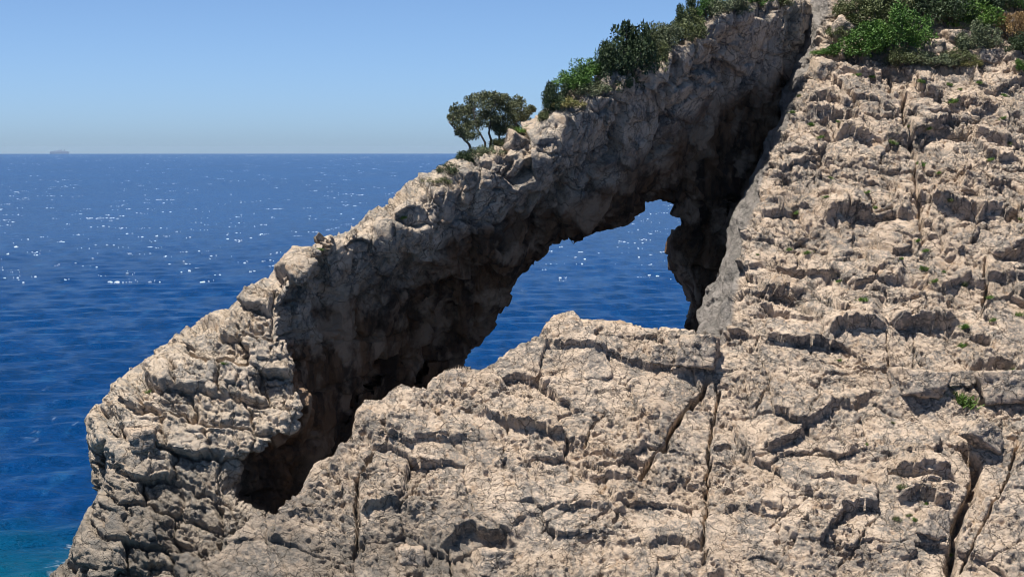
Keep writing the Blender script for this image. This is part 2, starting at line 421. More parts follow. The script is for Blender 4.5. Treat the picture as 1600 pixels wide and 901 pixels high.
# --- the slope: everything under the bedding plane, inside its edge seen from above
EDGE = [(60, 1000), (250, 930), (340, 850), (395, 800), (432, 789), (455, 766), (480, 744), (492, 718), (510, 701), (530, 680), (556, 668), (560, 642), (572, 617), (594, 611),
  (604, 598), (628, 591), (644, 601), (664, 605), (676, 587), (692, 562), (740, 563), (775, 551), (816, 528), (838, 514), (864, 487), (896, 490), (936, 492), (980, 498),
  (1024, 504), (1064, 507), (1098, 512), (1122, 535), (1140, 500), (1155, 436), (1187, 312), (1215, 225), (1249, 146), (1270, 80), (1288, 23), (1305, -60), (1320, -150)]
eg = np.array(EDGE, float); EP = on_slab(eg[:, 0], eg[:, 1])[:, :2]
PLAN = [tuple(p) for p in EP] + [(EP[-1, 0] + 1, 150), (90, 150), (90, 60), (EP[0, 0], 60)]
im3 = Img(X0 - 1, Y0 - 1, X1 + 1, Y1 + 1, 0.2)
PD = poly_sdf(PLAN, im3.X, im3.Y).T.astype(np.float32)      # [x, y]
ud = im3
nzB = macro_noise(4.0, 8)
DB = np.empty((len(gx), len(gy), len(gz)), np.float32)
hs = (SZ + SK * (gy - 100)).astype(np.float32)
for i, x in enumerate(gx):
    pd = im3.look(PD.T, np.full(len(gy), x, np.float32), gy)[:, None]
    below = np.clip(hs[:, None] - gz[None], 0, 30)
    out = 0.12 * below
    if x > 8.5:
        dm = np.interp(gy, [100, 102, 108, 114, 118], [3.9, 3.9, 3.5, 2.9, 2.4])[:, None]     # the fault wall: inclined, then undercut
        out = np.where(below < dm, 0.64 * below, 0.64 * dm - 0.45 * (below - dm))
    pd = pd - out                                   # the edge walls lean out a little towards their foot
    d = smax((gz[None] - hs[:, None]) * 0.766, pd * 0.9, 0.5) + nzB[i] * 0.38
    DB[i] = d
VB, QB = surface_nets(DB, ORG, HV); del DB, nzB
print('slope net', len(VB), len(QB), time.time() - T0)

# ------------------------------------------------------------------ rock relief
# traced fractures and ledges of the slope (photo pixels, laid onto the bedding plane)
CRACKS = [([(1112, 582), (1085, 622), (1062, 652), (1042, 690), (1012, 720), (1000, 748)], .17, 1.3), ([(1122, 590), (1117, 640), (1108, 700), (1106, 760), (1099, 830), (1101, 885)], .14, .9),
  ([(1390, 95), (1393, 140), (1410, 160), (1416, 195), (1431, 232), (1432, 290), (1437, 330), (1441, 402)], .15, .9), ([(1541, 404), (1541, 440), (1540, 478)], .16, .8),
  ([(1600, 680), (1562, 775), (1532, 832), (1498, 895)], .12, .6), ([(1496, 690), (1528, 730), (1524, 760), (1502, 802), (1486, 862), (1490, 900)], .34, 1.5), ([(584, 705), (562, 752), (557, 800), (556, 876)], .15, 1.0),
  ([(790, 650), (793, 684)], .08, .5), ([(948, 630), (922, 668), (914, 696)], .10, .5), ([(952, 797), (925, 815), (904, 832)], .08, .4), ([(1311, 885), (1345, 840), (1367, 808), (1375, 795)], .09, .5),
  ([(898, 722), (882, 757)], .08, .5), ([(1165, 578), (1167, 640), (1158, 640)], .05, .3), ([(1188, 698), (1225, 702), (1300, 705), (1318, 725)], .10, .6), ([(1382, 735), (1420, 745), (1455, 752), (1493, 756)], .16, .8),
  ([(1188, 478), (1215, 492), (1232, 496)], .15, .6), ([(1240, 558), (1290, 562), (1395, 580)], .08, .5), ([(915, 703), (960, 712), (1010, 722)], .14, .9), ([(1385, 520), (1388, 575)], .10, .5), ([(1428, 520), (1430, 578)], .07, .35),
  ([(1190, 560), (1205, 600), (1180, 640)], .09, .5), ([(1225, 360), (1260, 380), (1300, 392)], .12, .5), ([(800, 640), (870, 690), (900, 740)], .05, .3), ([(1118, 700), (1145, 690)], .15, .6), ([(700, 850), (712, 900)], .1, .5),
  ([(835, 830), (880, 800), (905, 780)], .06, .3), ([(1200, 830), (1260, 780), (1290, 760)], .06, .3), ([(620, 800), (650, 760), (668, 720)], .08, .5)]
LEDGES = [([(1286, 346), (1320, 332), (1360, 338), (1400, 335), (1434, 342)], 1.15, 1.6), ([(1442, 318), (1480, 326), (1530, 338), (1570, 330), (1605, 322)], 1.2, 1.6), ([(1545, 402), (1575, 394), (1605, 388)], .9, 1.4),
  ([(1296, 524), (1320, 515), (1385, 516)], 1.0, 1.3), ([(1388, 510), (1440, 506), (1500, 514)], 1.4, 1.3), ([(1186, 694), (1225, 692), (1274, 652), (1320, 626), (1368, 607)], .8, 2.2), ([(700, 632), (760, 652), (792, 662), (850, 670), (880, 680), (914, 694)], .8, 1.4),
  ([(692, 852), (712, 832), (740, 820), (775, 828), (812, 842)], .9, 1.4), ([(836, 530), (870, 538), (936, 550), (1000, 562), (1060, 574), (1106, 580)], .45, 2.2), ([(1262, 168), (1290, 160), (1330, 172)], .7, 1.0), ([(1262, 205), (1310, 208), (1375, 216)], .6, 1.1),
  ([(1436, 205), (1480, 196), (1530, 210), (1600, 222)], .75, 1.2), ([(1295, 118), (1340, 122), (1385, 122)], .5, .9), ([(1470, 168), (1520, 160), (1552, 172)], .5, .8), ([(1505, 580), (1560, 575), (1605, 590)], .7, 1.2), ([(1395, 735), (1440, 745), (1490, 750)], .75, 1.5),
  ([(1195, 320), (1230, 330), (1265, 322)], .6, .9), ([(1200, 415), (1260, 420), (1310, 430)], .5, 1.0), ([(1330, 455), (1370, 440), (1410, 450)], .7, 1.0), ([(1000, 850), (1060, 838), (1096, 852)], .6, 1.1), ([(1400, 780), (1440, 770), (1480, 790)], .9, 1.2),
  ([(1180, 480), (1230, 494), (1290, 500)], .4, 1.0), ([(860, 792), (920, 790), (985, 800)], .5, 1.2), ([(900, 725), (940, 740), (995, 750)], .6, 1.0), ([(640, 690), (700, 680), (760, 690)], .5, 1.0), ([(1120, 800), (1180, 790), (1240, 805)], .45, 1.0),
  ([(1240, 745), (1300, 735), (1370, 750)], .4, 1.0), ([(560, 800), (610, 790), (650, 802)], .6, 1.0), ([(580, 700), (620, 690), (650, 700)], .6, .9), ([(1500, 440), (1550, 435), (1600, 445)], .5, 1.0)]
def slab_uv(P):                              # coordinates in the bedding plane
    q = P - np.array([0, 100, SZ]); return q[..., 0], q @ SV
def slope_relief(P, N):
    u, v = slab_uv(P)
    face = sstep(0.45, 0.80, N @ SN)                          # 1 on the bedding surface, 0 on the side walls
    wob = fbm(P / 1.1, 2, 41)
    _, _, ck, _ = cells(P / 0.62, 13)
    wu = u + 0.22 * wob; wv = v + 0.25 * fbm(P / 0.8, 2, 45) + 0.30 * (ck[:, 3] - 0.5)
    h = np.zeros(len(P))
    for L, H, W in LEDGES:
        a = np.array(L, float); uu, vv = slab_uv(on_slab(a[:, 0], a[:, 1]))
        m = (wu > uu.min() - 1.5) & (wu < uu.max() + 1.5) & (wv > vv.min() - 2) & (wv < vv.max() + 8)
        if not m.any(): continue
        d, side, al = line_dist(np.stack([uu, vv], 1), wu[m], wv[m])
        s = np.where(side > 0, d, -d)
        end = sstep(-0.01, 0.16, al) * sstep(1.01, 0.84, al)
        h[m] += 0.75 * H * end * np.where(s > 0, np.exp(-s / W), np.exp(-(s / 0.10) ** 2) - 0.18 * np.exp(s / 0.7) * (1 - np.exp(-(s / 0.10) ** 2)))
    # broken surface: big joint blocks, chips, karst pits
    p = np.stack([u * 0.8 + 0.25 * v, v, (P @ SN) * 1.0], 1) + 0.35 * np.stack([fbm(P / 1.7, 3, 51), fbm(P / 1.7, 3, 55), fbm(P / 1.7, 2, 59)], 1)
    rough = 0.16 + 1.0 * sstep(-0.25, 0.45, perlin(P / 3.6, 61))
    up = sstep(9.0, 17.0, v + 0.25 * u)                       # the upper right is more ledged than the lower slab
    lowleft = sstep(-3.0, -8.0, u) * sstep(0.5, -4, v)
    rough = rough * (1 + 0.25 * lowleft)
    knob = sstep(8.5, 12.5, u) * sstep(-3.0, 1.5, v)
    rough = rough * (1 - 0.35 * knob) * (1 - 0.5 * sstep(-4.5, -2.0, u) * sstep(11.5, 9.5, u) * sstep(-6, -4, v))
    h += facets(np.stack([p[:, 0] * 1.15, p[:, 1] * 0.9, p[:, 2]], 1), 1.5, 15, 0.55, 0.50, 0.16, 0.06) * (0.36 * knob + 0.12) + facets(p, 0.75, 16, 0.5, 0.40, 0.16, 0.07) * (0.28 * knob + 0.08)
    o1, j1 = blocks(wv + 0.06 * u, wu + 0.25 * v, 1.9, 2.6, 7)
    h += (0.07 + 0.27 * up) * o1 - (0.05 + 0.16 * up) * np.exp(-(j1 / 0.07) ** 2)
    h += facets(p, 2.7, 1, 0.24, 0.10, 0.07, 0.020)
    h += facets(p, 1.05, 2, 0.42, 0.30, 0.12, 0.035) * (0.25 * rough + 0.22 * up)
    h += facets(p + 0.12 * np.stack([wob] * 3, 1), 0.45, 3, 0.5, 0.30, 0.08, 0.04) * 0.6 * rough
    h += facets(p, 0.24, 4, 0.55, 0.36) * (0.2 + 0.7 * rough)
    pw = P + 0.16 * np.stack([fbm(P / 0.35, 2, 66), fbm(P / 0.35, 2, 67), fbm(P / 0.35, 2, 68)], 1)
    f1, f2, rn, _ = cells(pw / 0.72, 5); h -= 0.34 * (rn[:, 3] > 0.72) * (0.5 + 0.7 * rn[:, 4]) * sstep(0.34, 0.12, f1) * (0.35 + rough)
    f1, f2, rn, _ = cells(pw / 0.36, 6); h -= 0.15 * (rn[:, 3] > 0.55) * sstep(0.38, 0.12, f1) * (0.3 + rough)
    f1, f2, rn, _ = cells(pw / 0.19, 12); h -= 0.07 * (rn[:, 3] > 0.5) * sstep(0.4, 0.1, f1)
    h += 0.07 * fbm(P / 0.3, 3, 75) * (0.4 + rough)
    for L, w, D in CRACKS:
        a = np.array(L, float); uu, vv = slab_uv(on_slab(a[:, 0], a[:, 1]))
        cu = u + 0.10 * wob + 0.06 * perlin(P / 0.3, 77) + 0.14 * (ck[:, 4] - 0.5); cv = v + 0.06 * perlin(P / 0.3, 78) + 0.14 * (ck[:, 5] - 0.5)
        m = (cu > uu.min() - 1.2) & (cu < uu.max() + 1.2) & (cv > vv.min() - 1.2) & (cv < vv.max() + 1.2)
        if not m.any(): continue
        d, side, al = line_dist(np.stack([uu, vv], 1), cu[m], cv[m])
        if w >= 0.12: h[m] += 0.11 * np.sign(side) * np.exp(-d / 1.1) * sstep(0.0, 0.2, al) * sstep(1.0, 0.8, al)
        ww = (0.78 if w >= 0.14 else 0.62) * w * (0.6 + 0.6 * np.abs(perlin(P[m] / 0.9, 79)) * 2)
        h[m] -= D * np.exp(-(d / ww) ** 4) * (sstep(-0.01, 0.1, al) * sstep(1.01, 0.9, al)) * (0.6 + 0.4 * sstep(-0.35, 0.1, perlin(P[m] / 0.7, 80)))
    # on the side walls only moderate relief, drawn out along the slip direction
    q = np.stack([P[:, 0], (P @ SV) * 0.35, P @ SN], 1)
    side_h = 0.30 * fbm(q / 0.9, 4, 81) + facets(q, 0.7, 9, 0.35, 0.2) * 0.4 + 0.25 * fbm(P / 3.0, 2, 83)
    return h * face + side_h * (1 - face)
def arch_relief(P, N):
    px, py = project(P)
    left = sstep(520, 440, px + 0.15 * (py - 500)) * sstep(-0.2, 0.35, -N[:, 1] + 0.5 * N[:, 2])       # the bedded sunny end
    top = sstep(0.15, 0.6, N[:, 2])
    wob = fbm(P / 1.6, 3, 101)
    w = P[:, 2] + 0.17 * P[:, 0] + 0.25 * wob - 0.12 * (P[:, 1] - 95)
    # beds: each block stands out or back, with open joints between
    p = np.stack([P[:, 0] + 0.5 * P[:, 1], 0.3 * (P[:, 1] - P[:, 0]), w], 1) + 0.3 * np.stack([fbm(P / 1.3, 2, 111), wob * 0, fbm(P / 1.3, 2, 115) * 0.5], 1)
    tt = p[:, 0] + 0.18 * fbm(P / 0.5, 2, 117); w2 = w + 0.10 * fbm(P / 0.5, 2, 119)
    o1, j1 = blocks(w2, tt, 1.35, 2.1, 3); o2, j2 = blocks(w2, tt, 0.52, 0.85, 5)
    m2 = 0.45 + 0.8 * sstep(-0.2, 0.4, perlin(P / 2.5, 118))
    hl = 1.05 * o1 - 0.45 * np.exp(-(j1 / 0.11) ** 2) + m2 * (0.42 * o2 - 0.20 * np.exp(-(j2 / 0.07) ** 2))
    hl = hl + facets(p * np.array([0.9, 1, 1.0]), 0.95, 21, 0.30, 0.14, 0.05, 0.05) * 0.6
    hl = hl + facets(p * np.array([1.0, 1, 0.7]), 0.40, 22, 0.5, 0.30, 0.06, 0.05) * 0.5
    hl = hl + facets(p, 0.20, 23, 0.5, 0.32) * 0.8
    # the overhanging face: large smooth scars, vertical fluting
    q = np.stack([P[:, 0], P[:, 1], P[:, 2] * 0.6], 1) + 0.12 * wob[:, None]
    hr = facets(q, 2.9, 31, 0.46, 0.20, 0.03, 0.03) + facets(q, 1.25, 32, 0.46, 0.22, 0.05, 0.03) * 0.8 + facets(q, 0.5, 33, 0.45, 0.22, 0.05, 0.03) * 0.7
    hr = hr + 0.12 * fbm(np.stack([P[:, 0], P[:, 1], P[:, 2] * 0.3], 1) / 0.8, 3, 121)
    ht = hr * 0.9 + facets(P, 0.6, 41, 0.35, 0.3, 0.08, 0.05) * 0.7 + 0.12 * fbm(P / 0.35, 3, 131) - 0.3 * sstep(0.15, 0.6, perlin(P / 0.7, 133))
    h = hr * (1 - top) + ht * top
    o3, j3 = blocks(w + 0.2 * wob, P[:, 0] + 0.4 * P[:, 1] + 0.4 * wob, 2.3, 3.4, 9)
    h = h + (0.55 * o3 - 0.16 * np.exp(-(j3 / 0.12) ** 2)) * (1 - 0.5 * top)
    h = h * (1 - left) + (hl + 0.10 * fbm(P / 0.3, 3, 135)) * left
    return h

def finish(name, V, Q, relief, mat, second=None, soft=0):
    V = relax(V, Q, 2, 0.5)
    sel = in_view(V, Q, -0.55)
    V, Q, sel = subdivide(V, Q, sel)
    V = relax(V, Q, 1, 0.4)
    n0 = np.zeros(len(V), bool); n0[Q[~sel].ravel()] = True
    sel = sel & in_view(V, Q, -0.15)
    if second: sel = sel & second(V, Q)
    V, Q, sel = subdivide(V, Q, sel)
    N = vnormals(V, Q)
    h = relief(V, N)
    if soft:
        N = relax(N, Q, soft, 0.7); N /= np.linalg.norm(N, axis=1)[:, None] + 1e-9
        h = np.where(h > 0.18, 0.18 + 0.45 * (h - 0.18), h)
    coarse = np.zeros(len(V)); coarse[:len(n0)] = n0                            # calm the relief where the mesh stays coarse
    V2 = V + N * (np.where(coarse > 0, np.clip(h, -0.35, 0.12), h))[:, None]
    o = mesh_obj(name, V2, Q, mat)
    print(name, 'quads', len(Q), time.time() - T0)
    return o, V2, Q, N
fill_zbuf(VA, QA); fill_zbuf(VB, QB)
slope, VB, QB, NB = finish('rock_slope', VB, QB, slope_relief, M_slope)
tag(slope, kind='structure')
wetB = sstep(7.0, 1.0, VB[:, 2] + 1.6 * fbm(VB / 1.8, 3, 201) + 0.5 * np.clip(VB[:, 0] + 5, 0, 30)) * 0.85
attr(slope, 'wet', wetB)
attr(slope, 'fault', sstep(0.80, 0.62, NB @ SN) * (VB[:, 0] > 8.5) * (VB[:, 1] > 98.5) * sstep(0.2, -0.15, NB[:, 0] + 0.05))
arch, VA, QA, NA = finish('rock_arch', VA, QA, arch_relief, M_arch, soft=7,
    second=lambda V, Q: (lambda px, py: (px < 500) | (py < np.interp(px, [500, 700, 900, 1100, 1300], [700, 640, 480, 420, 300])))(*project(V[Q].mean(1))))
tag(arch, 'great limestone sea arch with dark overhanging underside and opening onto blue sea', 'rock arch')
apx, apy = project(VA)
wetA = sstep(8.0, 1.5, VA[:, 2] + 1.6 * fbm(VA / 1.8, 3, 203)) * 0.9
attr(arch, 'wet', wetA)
# brown staining under the overhang, with the cave's shade darkened into its colour
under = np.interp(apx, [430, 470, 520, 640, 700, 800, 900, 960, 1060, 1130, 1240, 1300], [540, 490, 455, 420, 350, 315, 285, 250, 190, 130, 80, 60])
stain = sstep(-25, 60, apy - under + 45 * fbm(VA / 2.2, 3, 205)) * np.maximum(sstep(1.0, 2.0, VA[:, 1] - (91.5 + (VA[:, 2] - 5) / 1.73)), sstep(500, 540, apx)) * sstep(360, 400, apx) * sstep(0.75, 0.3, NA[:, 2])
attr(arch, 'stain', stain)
BV = {}
for k, (V, Q) in {'slope': (VB, QB), 'arch': (VA, QA)}.items():
    BV[k] = BVHTree.FromPolygons(V.tolist(), Q.tolist(), all_triangles=False)
print('bvh', time.time() - T0)
def hit(px, py, which=('slope', 'arch')):
    d = Vector(ray(px, py)).normalized(); best = None
    for k in which:
        r = BV[k].ray_cast(Vector(CAM), d)
        if r[0] is not None and (best is None or r[3] < best[1]): best = (r[0], r[3], r[1])
    return best

# ------------------------------------------------------------------ the sea, curved with the earth out to its true horizon
RE = 6371000.0
def m_sea():
    k = NT('sea_water')
    geo = k.new('ShaderNodeNewGeometry').outputs['Position']
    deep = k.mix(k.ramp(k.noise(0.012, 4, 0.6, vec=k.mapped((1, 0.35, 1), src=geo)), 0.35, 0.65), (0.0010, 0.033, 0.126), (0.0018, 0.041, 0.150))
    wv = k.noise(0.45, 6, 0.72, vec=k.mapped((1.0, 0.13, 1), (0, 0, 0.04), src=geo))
    deep = k.mix(k.ramp(wv, 0.54, 0.38, 0.0, 0.45), deep, (0.0012, 0.022, 0.072))  # shading of the wave faces painted into the water colour
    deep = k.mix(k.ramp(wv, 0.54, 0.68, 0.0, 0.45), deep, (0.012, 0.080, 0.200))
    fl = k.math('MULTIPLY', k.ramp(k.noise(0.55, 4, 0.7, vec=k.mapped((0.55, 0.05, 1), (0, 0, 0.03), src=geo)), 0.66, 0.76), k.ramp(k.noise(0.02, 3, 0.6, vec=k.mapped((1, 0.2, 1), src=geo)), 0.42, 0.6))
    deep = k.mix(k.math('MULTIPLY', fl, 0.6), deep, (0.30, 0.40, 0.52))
    c = k.mix(k.attr('shallow'), deep, (0.0012, 0.068, 0.118))
    c = k.mix(k.attr('foam'), c, (0.75, 0.80, 0.84))
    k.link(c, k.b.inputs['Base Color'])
    k.b.inputs['Roughness'].default_value = 0.16; k.b.inputs['IOR'].default_value = 1.33; k.b.inputs['Specular IOR Level'].default_value = 0.03
    h = k.math('ADD', k.noise(0.9, 5, 0.62, vec=k.mapped((0.7, 1.3, 1), (0, 0, 0.5), src=geo), dist=0.3), k.math('MULTIPLY', k.noise(0.16, 4, 0.6, vec=k.mapped((0.6, 1.4, 1), (0, 0, 0.35), src=geo)), 1.2))
    h = k.math('ADD', h, k.math('MULTIPLY', k.noise(2.6, 4, 0.6, vec=k.mapped((0.6, 1.2, 1), (0, 0, 0.2), src=geo)), 0.35))
    k.bump(h, 1.0, 0.9)
    return k.m
M_sea = m_sea()
el = np.tan(np.concatenate([np.linspace(R(25), R(13.2), 10)[:-1], np.linspace(R(13.2), R(1.2), 330)[:-1], np.linspace(R(1.2), R(0.12), 120)[:-1]]))
rad = np.concatenate([CAM[2] / el, np.geomspace(CAM[2] / math.tan(R(0.12)), 26000, 30)])
ang = np.concatenate([np.linspace(-180, -26, 40)[:-1], np.linspace(-26, -18, 40)[:-1], np.linspace(-18, 18, 430)[:-1], np.linspace(18, 26, 40)[:-1], np.linspace(26, 180, 40)])
RR, AA = np.meshgrid(rad, np.radians(ang), indexing='ij')
sx, sy = RR * np.sin(AA), RR * np.cos(AA)
drow = np.gradient(rad)[:, None] * np.ones_like(RR)
rs = np.random.RandomState(5); sz = np.zeros_like(RR); crest = np.zeros_like(RR)
for i in range(46):
    lam = 1.3 * (11 / 1.3) ** rs.rand(); th = R(-70) + rs.normal() * 0.5          # wind waves running in from the right
    amp = 0.0085 * lam ** 0.85 * (0.5 + rs.rand()); kx, ky = math.cos(th) * 2 * math.pi / lam, math.sin(th) * 2 * math.pi / lam
    sp = np.maximum(drow * abs(math.sin(th)), RR * R(0.065) * abs(math.cos(th)))
    att = sstep(0.55, 0.25, sp / lam)
    ph = kx * sx + ky * sy + rs.rand() * 6.28
    sz += att * amp * (np.sin(ph) + 0.22 * np.cos(2 * ph))
sz *= 0.85
sz = sz - RR ** 2 / (2 * RE)
nr, na = RR.shape
SVt = np.stack([sx, sy, sz], -1).reshape(-1, 3)
ii = np.arange(nr * na).reshape(nr, na)
SQ = np.stack([ii[:-1, :-1], ii[:-1, 1:], ii[1:, 1:], ii[1:, :-1]], -1).reshape(-1, 4)[:, ::-1]
sea = mesh_obj('sea', SVt, SQ, M_sea, smooth=True); tag(sea, kind='structure')
dsh = np.hypot((SVt[:, 0] + 17) / 1.25, SVt[:, 1] - 84)
attr(sea, 'shallow', sstep(27, 8, dsh + 5 * fbm(SVt / 9.0, 3, 301)))
# wash where the swell breaks against the foot of the pillar
near = np.zeros(len(SVt)); mk = np.where((SVt[:, 0] > -30) & (SVt[:, 0] < -10) & (SVt[:, 1] > 82) & (SVt[:, 1] < 106))[0]
foot = VA[(np.abs(VA[:, 2] - 0.1) < 0.2) & (VA[:, 0] < -8)][::3, :2]
if len(foot) and len(mk):
    dm_ = np.full(len(mk), 99.0)
    for c in range(0, len(foot), 200): dm_ = np.minimum(dm_, np.sqrt(((SVt[mk, None, :2] - foot[None, c:c + 200]) ** 2).sum(-1)).min(1))
    near[mk] = 0.3 * sstep(0.4, 0.0, dm_ + 0.9 * fbm(SVt[mk] / 0.7, 3, 311)) * sstep(-0.15, 0.3, fbm(SVt[mk] / 0.35, 3, 313) + 0.25)
attr(sea, 'foam', near)
print('sea', len(SQ), time.time() - T0)

# whitecaps: low breaking crests of foam, each a real little ridge on the water
k = NT('foam'); k.b.inputs['Base Color'].default_value = (0.82, 0.86, 0.9, 1); k.b.inputs['Roughness'].default_value = 0.7
k.link(k.mix(k.noise(1.5, 3), (0.22, 0.32, 0.46), (0.55, 0.63, 0.71)), k.b.inputs['Base Color']); M_foam = k.m
WV, WQ = [], []; nb = 0
rs = np.random.RandomState(9)
for i in range(2000):
    py = 242 + 200 * rs.rand() ** 1.9; px = -350 + 2300 * rs.rand()
    d = ray(px, py); t = CAM[2] / -d[2]; c0 = CAM + d * t
    dist = math.hypot(c0[0], c0[1])
    if dist > 9000: continue
    g_ = (0.45 + dist / 600.0) ** 0.85; big = rs.rand() < 0.022; nf = 1 + rs.randint(4) + (14 if big else 0)
    for f_ in range(nf):
        L = (0.09 + 0.48 * rs.rand() ** 2) * g_ * (1.6 if big else 1); H = (0.02 + 0.045 * rs.rand()) * (1 + dist / 1200.0) ** 0.75; Wd = L * 0.3
        c = c0 + np.array([rs.normal() * g_ * (2.2 if big else 0.7), rs.normal() * g_ * 1.2, 0])
        n = 5; zc = -dist * dist / (2 * RE); a = rs.normal() * 0.25
        s_ = np.linspace(-1, 1, n); prof = (1 - s_ ** 2) * (0.4 + rs.rand(n))
        for oy, oz in ((-0.5, 0), (0.0, 1), (0.6, 0)):
            x = s_ * L / 2; y = oy * Wd + 0.3 * Wd * rs.normal(size=n); z = zc + (H * prof + 0.05 if oz else np.full(n, -0.15))
            WV.append(np.stack([c[0] + x * math.cos(a) - y * math.sin(a), c[1] + x * math.sin(a) + y * math.cos(a), z], 1))
        for r_ in range(2):
            b0 = nb + r_ * n + np.arange(n - 1); WQ.append(np.stack([b0, b0 + 1, b0 + n + 1, b0 + n], 1))
        nb += 3 * n
wc = mesh_obj('whitecap_foam', np.concatenate(WV), np.concatenate(WQ), M_foam, smooth=True)
tag(wc, 'white foam flecks of whitecaps scattered across the open blue sea', 'foam', kind='stuff')

# ------------------------------------------------------------------ foliage
def leaf_mat(name, a, b, dry=None):
    k = NT(name)
    c = k.mix(k.ramp(k.noise(1.6, 3, 0.6), 0.35, 0.65), a, b)
    oi = k.new('ShaderNodeObjectInfo').outputs['Random']
    c = k.mix(k.math('MULTIPLY', oi, 0.35), c, tuple(0.5 * (x + y) * 0.8 for x, y in zip(a, b)))
    if dry: c = k.mix(k.ramp(k.noise(2.3, 3, 0.6), 0.5, 0.68, 0, 0.85), c, dry)
    k.link(c, k.b.inputs['Base Color']); k.b.inputs['Roughness'].default_value = 0.6; k.b.inputs['Specular IOR Level'].default_value = 0.3
    return k.m
LEAF = {'dark': leaf_mat('dark_leaves', (0.029, 0.051, 0.020), (0.058, 0.087, 0.031)), 'green': leaf_mat('green_leaves', (0.049, 0.112, 0.017), (0.094, 0.188, 0.028)),
  'bright': leaf_mat('bright_leaves', (0.075, 0.150, 0.020), (0.125, 0.215, 0.034)), 'olive': leaf_mat('olive_leaves', (0.080, 0.099, 0.034), (0.133, 0.150, 0.056)),
  'grey': leaf_mat('grey_green_leaves', (0.094, 0.117, 0.059), (0.152, 0.173, 0.091)), 'dry': leaf_mat('dry_leaves', (0.246, 0.150, 0.063), (0.362, 0.240, 0.098)),
  'straw': leaf_mat('straw_leaves', (0.145, 0.158, 0.042), (0.290, 0.255, 0.098)), 'tree': leaf_mat('tree_leaves', (0.072, 0.087, 0.039), (0.152, 0.162, 0.081)), 'tuft': leaf_mat('tuft_leaves', (0.075, 0.140, 0.024), (0.135, 0.210, 0.045))}
k = NT('bark'); k.link(k.mix(k.noise(9, 5, 0.6, vec=k.mapped((1, 1, 0.3))), (0.055, 0.042, 0.034), (0.17, 0.14, 0.115)), k.b.inputs['Base Color']); k.b.inputs['Roughness'].default_value = 0.9
k.bump(k.noise(14, 4, 0.6), 0.6, 0.03); M_bark = k.m

def leaves(rs, cen, rad, n, size, up=0.3):
    """n leaf triangles spread through a clump, denser to its outside"""
    d = rs.normal(size=(n, 3)); d /= np.linalg.norm(d, axis=1)[:, None]
    p = cen + d * (rad * (0.35 + 0.65 * rs.rand(n) ** 0.5)[:, None])
    a = rs.normal(size=(n, 3)) + d * 0.9 + np.array([0, 0, up]); a /= np.linalg.norm(a, axis=1)[:, None]
    b = np.cross(a, rs.normal(size=(n, 3))); b /= np.linalg.norm(b, axis=1)[:, None] + 1e-9
    s = size * (0.6 + 0.8 * rs.rand(n))[:, None]
    V = np.stack([p - b * s * 0.42, p + b * s * 0.42, p + a * s * 1.35], 1).reshape(-1, 3)
    return V
def tube(pts, rads, ns=6):
    pts = np.asarray(pts, float); V, Q = [], []
    for i, p in enumerate(pts):
        t = pts[min(i + 1, len(pts) - 1)] - pts[max(i - 1, 0)]; t /= np.linalg.norm(t) + 1e-9
        a = np.cross(t, [0.3, 1, 0.1]); a /= np.linalg.norm(a); b = np.cross(t, a)
        for j in range(ns):
            an = 2 * math.pi * j / ns; V.append(p + rads[i] * (math.cos(an) * a + math.sin(an) * b))
    for i in range(len(pts) - 1):
        for j in range(ns): Q.append((i * ns + j, i * ns + (j + 1) % ns, (i + 1) * ns + (j + 1) % ns, (i + 1) * ns + j))
    return np.array(V), np.array(Q)
def join(parts):
    V, Q, o = [], [], 0
    for v, q in parts: V.append(v); Q.append(q + o); o += len(v)
    return np.concatenate(V), np.concatenate(Q)
def bush_proto(seed, kind):
    """a shrub of radius 1 and height 1: uneven dome of leaf clumps on a few stems"""
    rs = np.random.RandomState(seed); C = []; stems = []
    ncl = {'round': 42, 'spiky': 46, 'mound': 38}[kind]
    for i in range(ncl):
        a = rs.rand() * 6.283; e = math.acos(1 - rs.rand() * 0.98); rr = 0.78 + 0.3 * rs.rand() if i % 4 else 0.45
        hgt = {'round': 0.85, 'spiky': 0.85, 'mound': 0.62}[kind]
        c = np.array([math.cos(a) * math.sin(e) * rr * 0.82, math.sin(a) * math.sin(e) * rr * 0.82, 0.12 + math.cos(e) * hgt * rr])
        C.append((c, (0.16 + 0.13 * rs.rand()) * (0.8 if kind == 'spiky' else 1)))
        if i % 3 == 0: stems.append(tube([(0.1 * rs.normal(), 0.1 * rs.normal(), -0.25), c * 0.5 + rs.normal(size=3) * 0.05, c], [0.045, 0.028, 0.010], 5))
    V = [leaves(rs, c, r, 150, 0.052 if kind != 'spiky' else 0.060) for c, r in C]
    if kind == 'spiky':
        for c, r in C[::2]:
            for t in (0.12, 0.24, 0.33): V.append(leaves(rs, c + np.array([0.03 * rs.normal(), 0, r * 0.6 + t * 0.55]), 0.075 * (1.2 - 2 * t), 26, 0.05, 1.0))
    V = np.concatenate(V)
    return V, np.arange(len(V)).reshape(-1, 3), join(stems)
PROTO = []
for sdv, kd in ((1, 'round'), (2, 'round'), (3, 'mound'), (4, 'mound'), (5, 'spiky'), (6, 'spiky'), (7, 'round')):
    V, T, (sv, sq) = bush_proto(sdv, kd)
    fo = mesh_obj('foliage', V, T, LEAF['green']); st = mesh_obj('stems', sv, sq, M_bark)
    PROTO.append((kd, fo.data, st.data)); bpy.data.objects.remove(fo); bpy.data.objects.remove(st)
KIND = {'round': [0, 1, 6], 'mound': [2, 3], 'spiky': [4, 5]}
_b = [0]
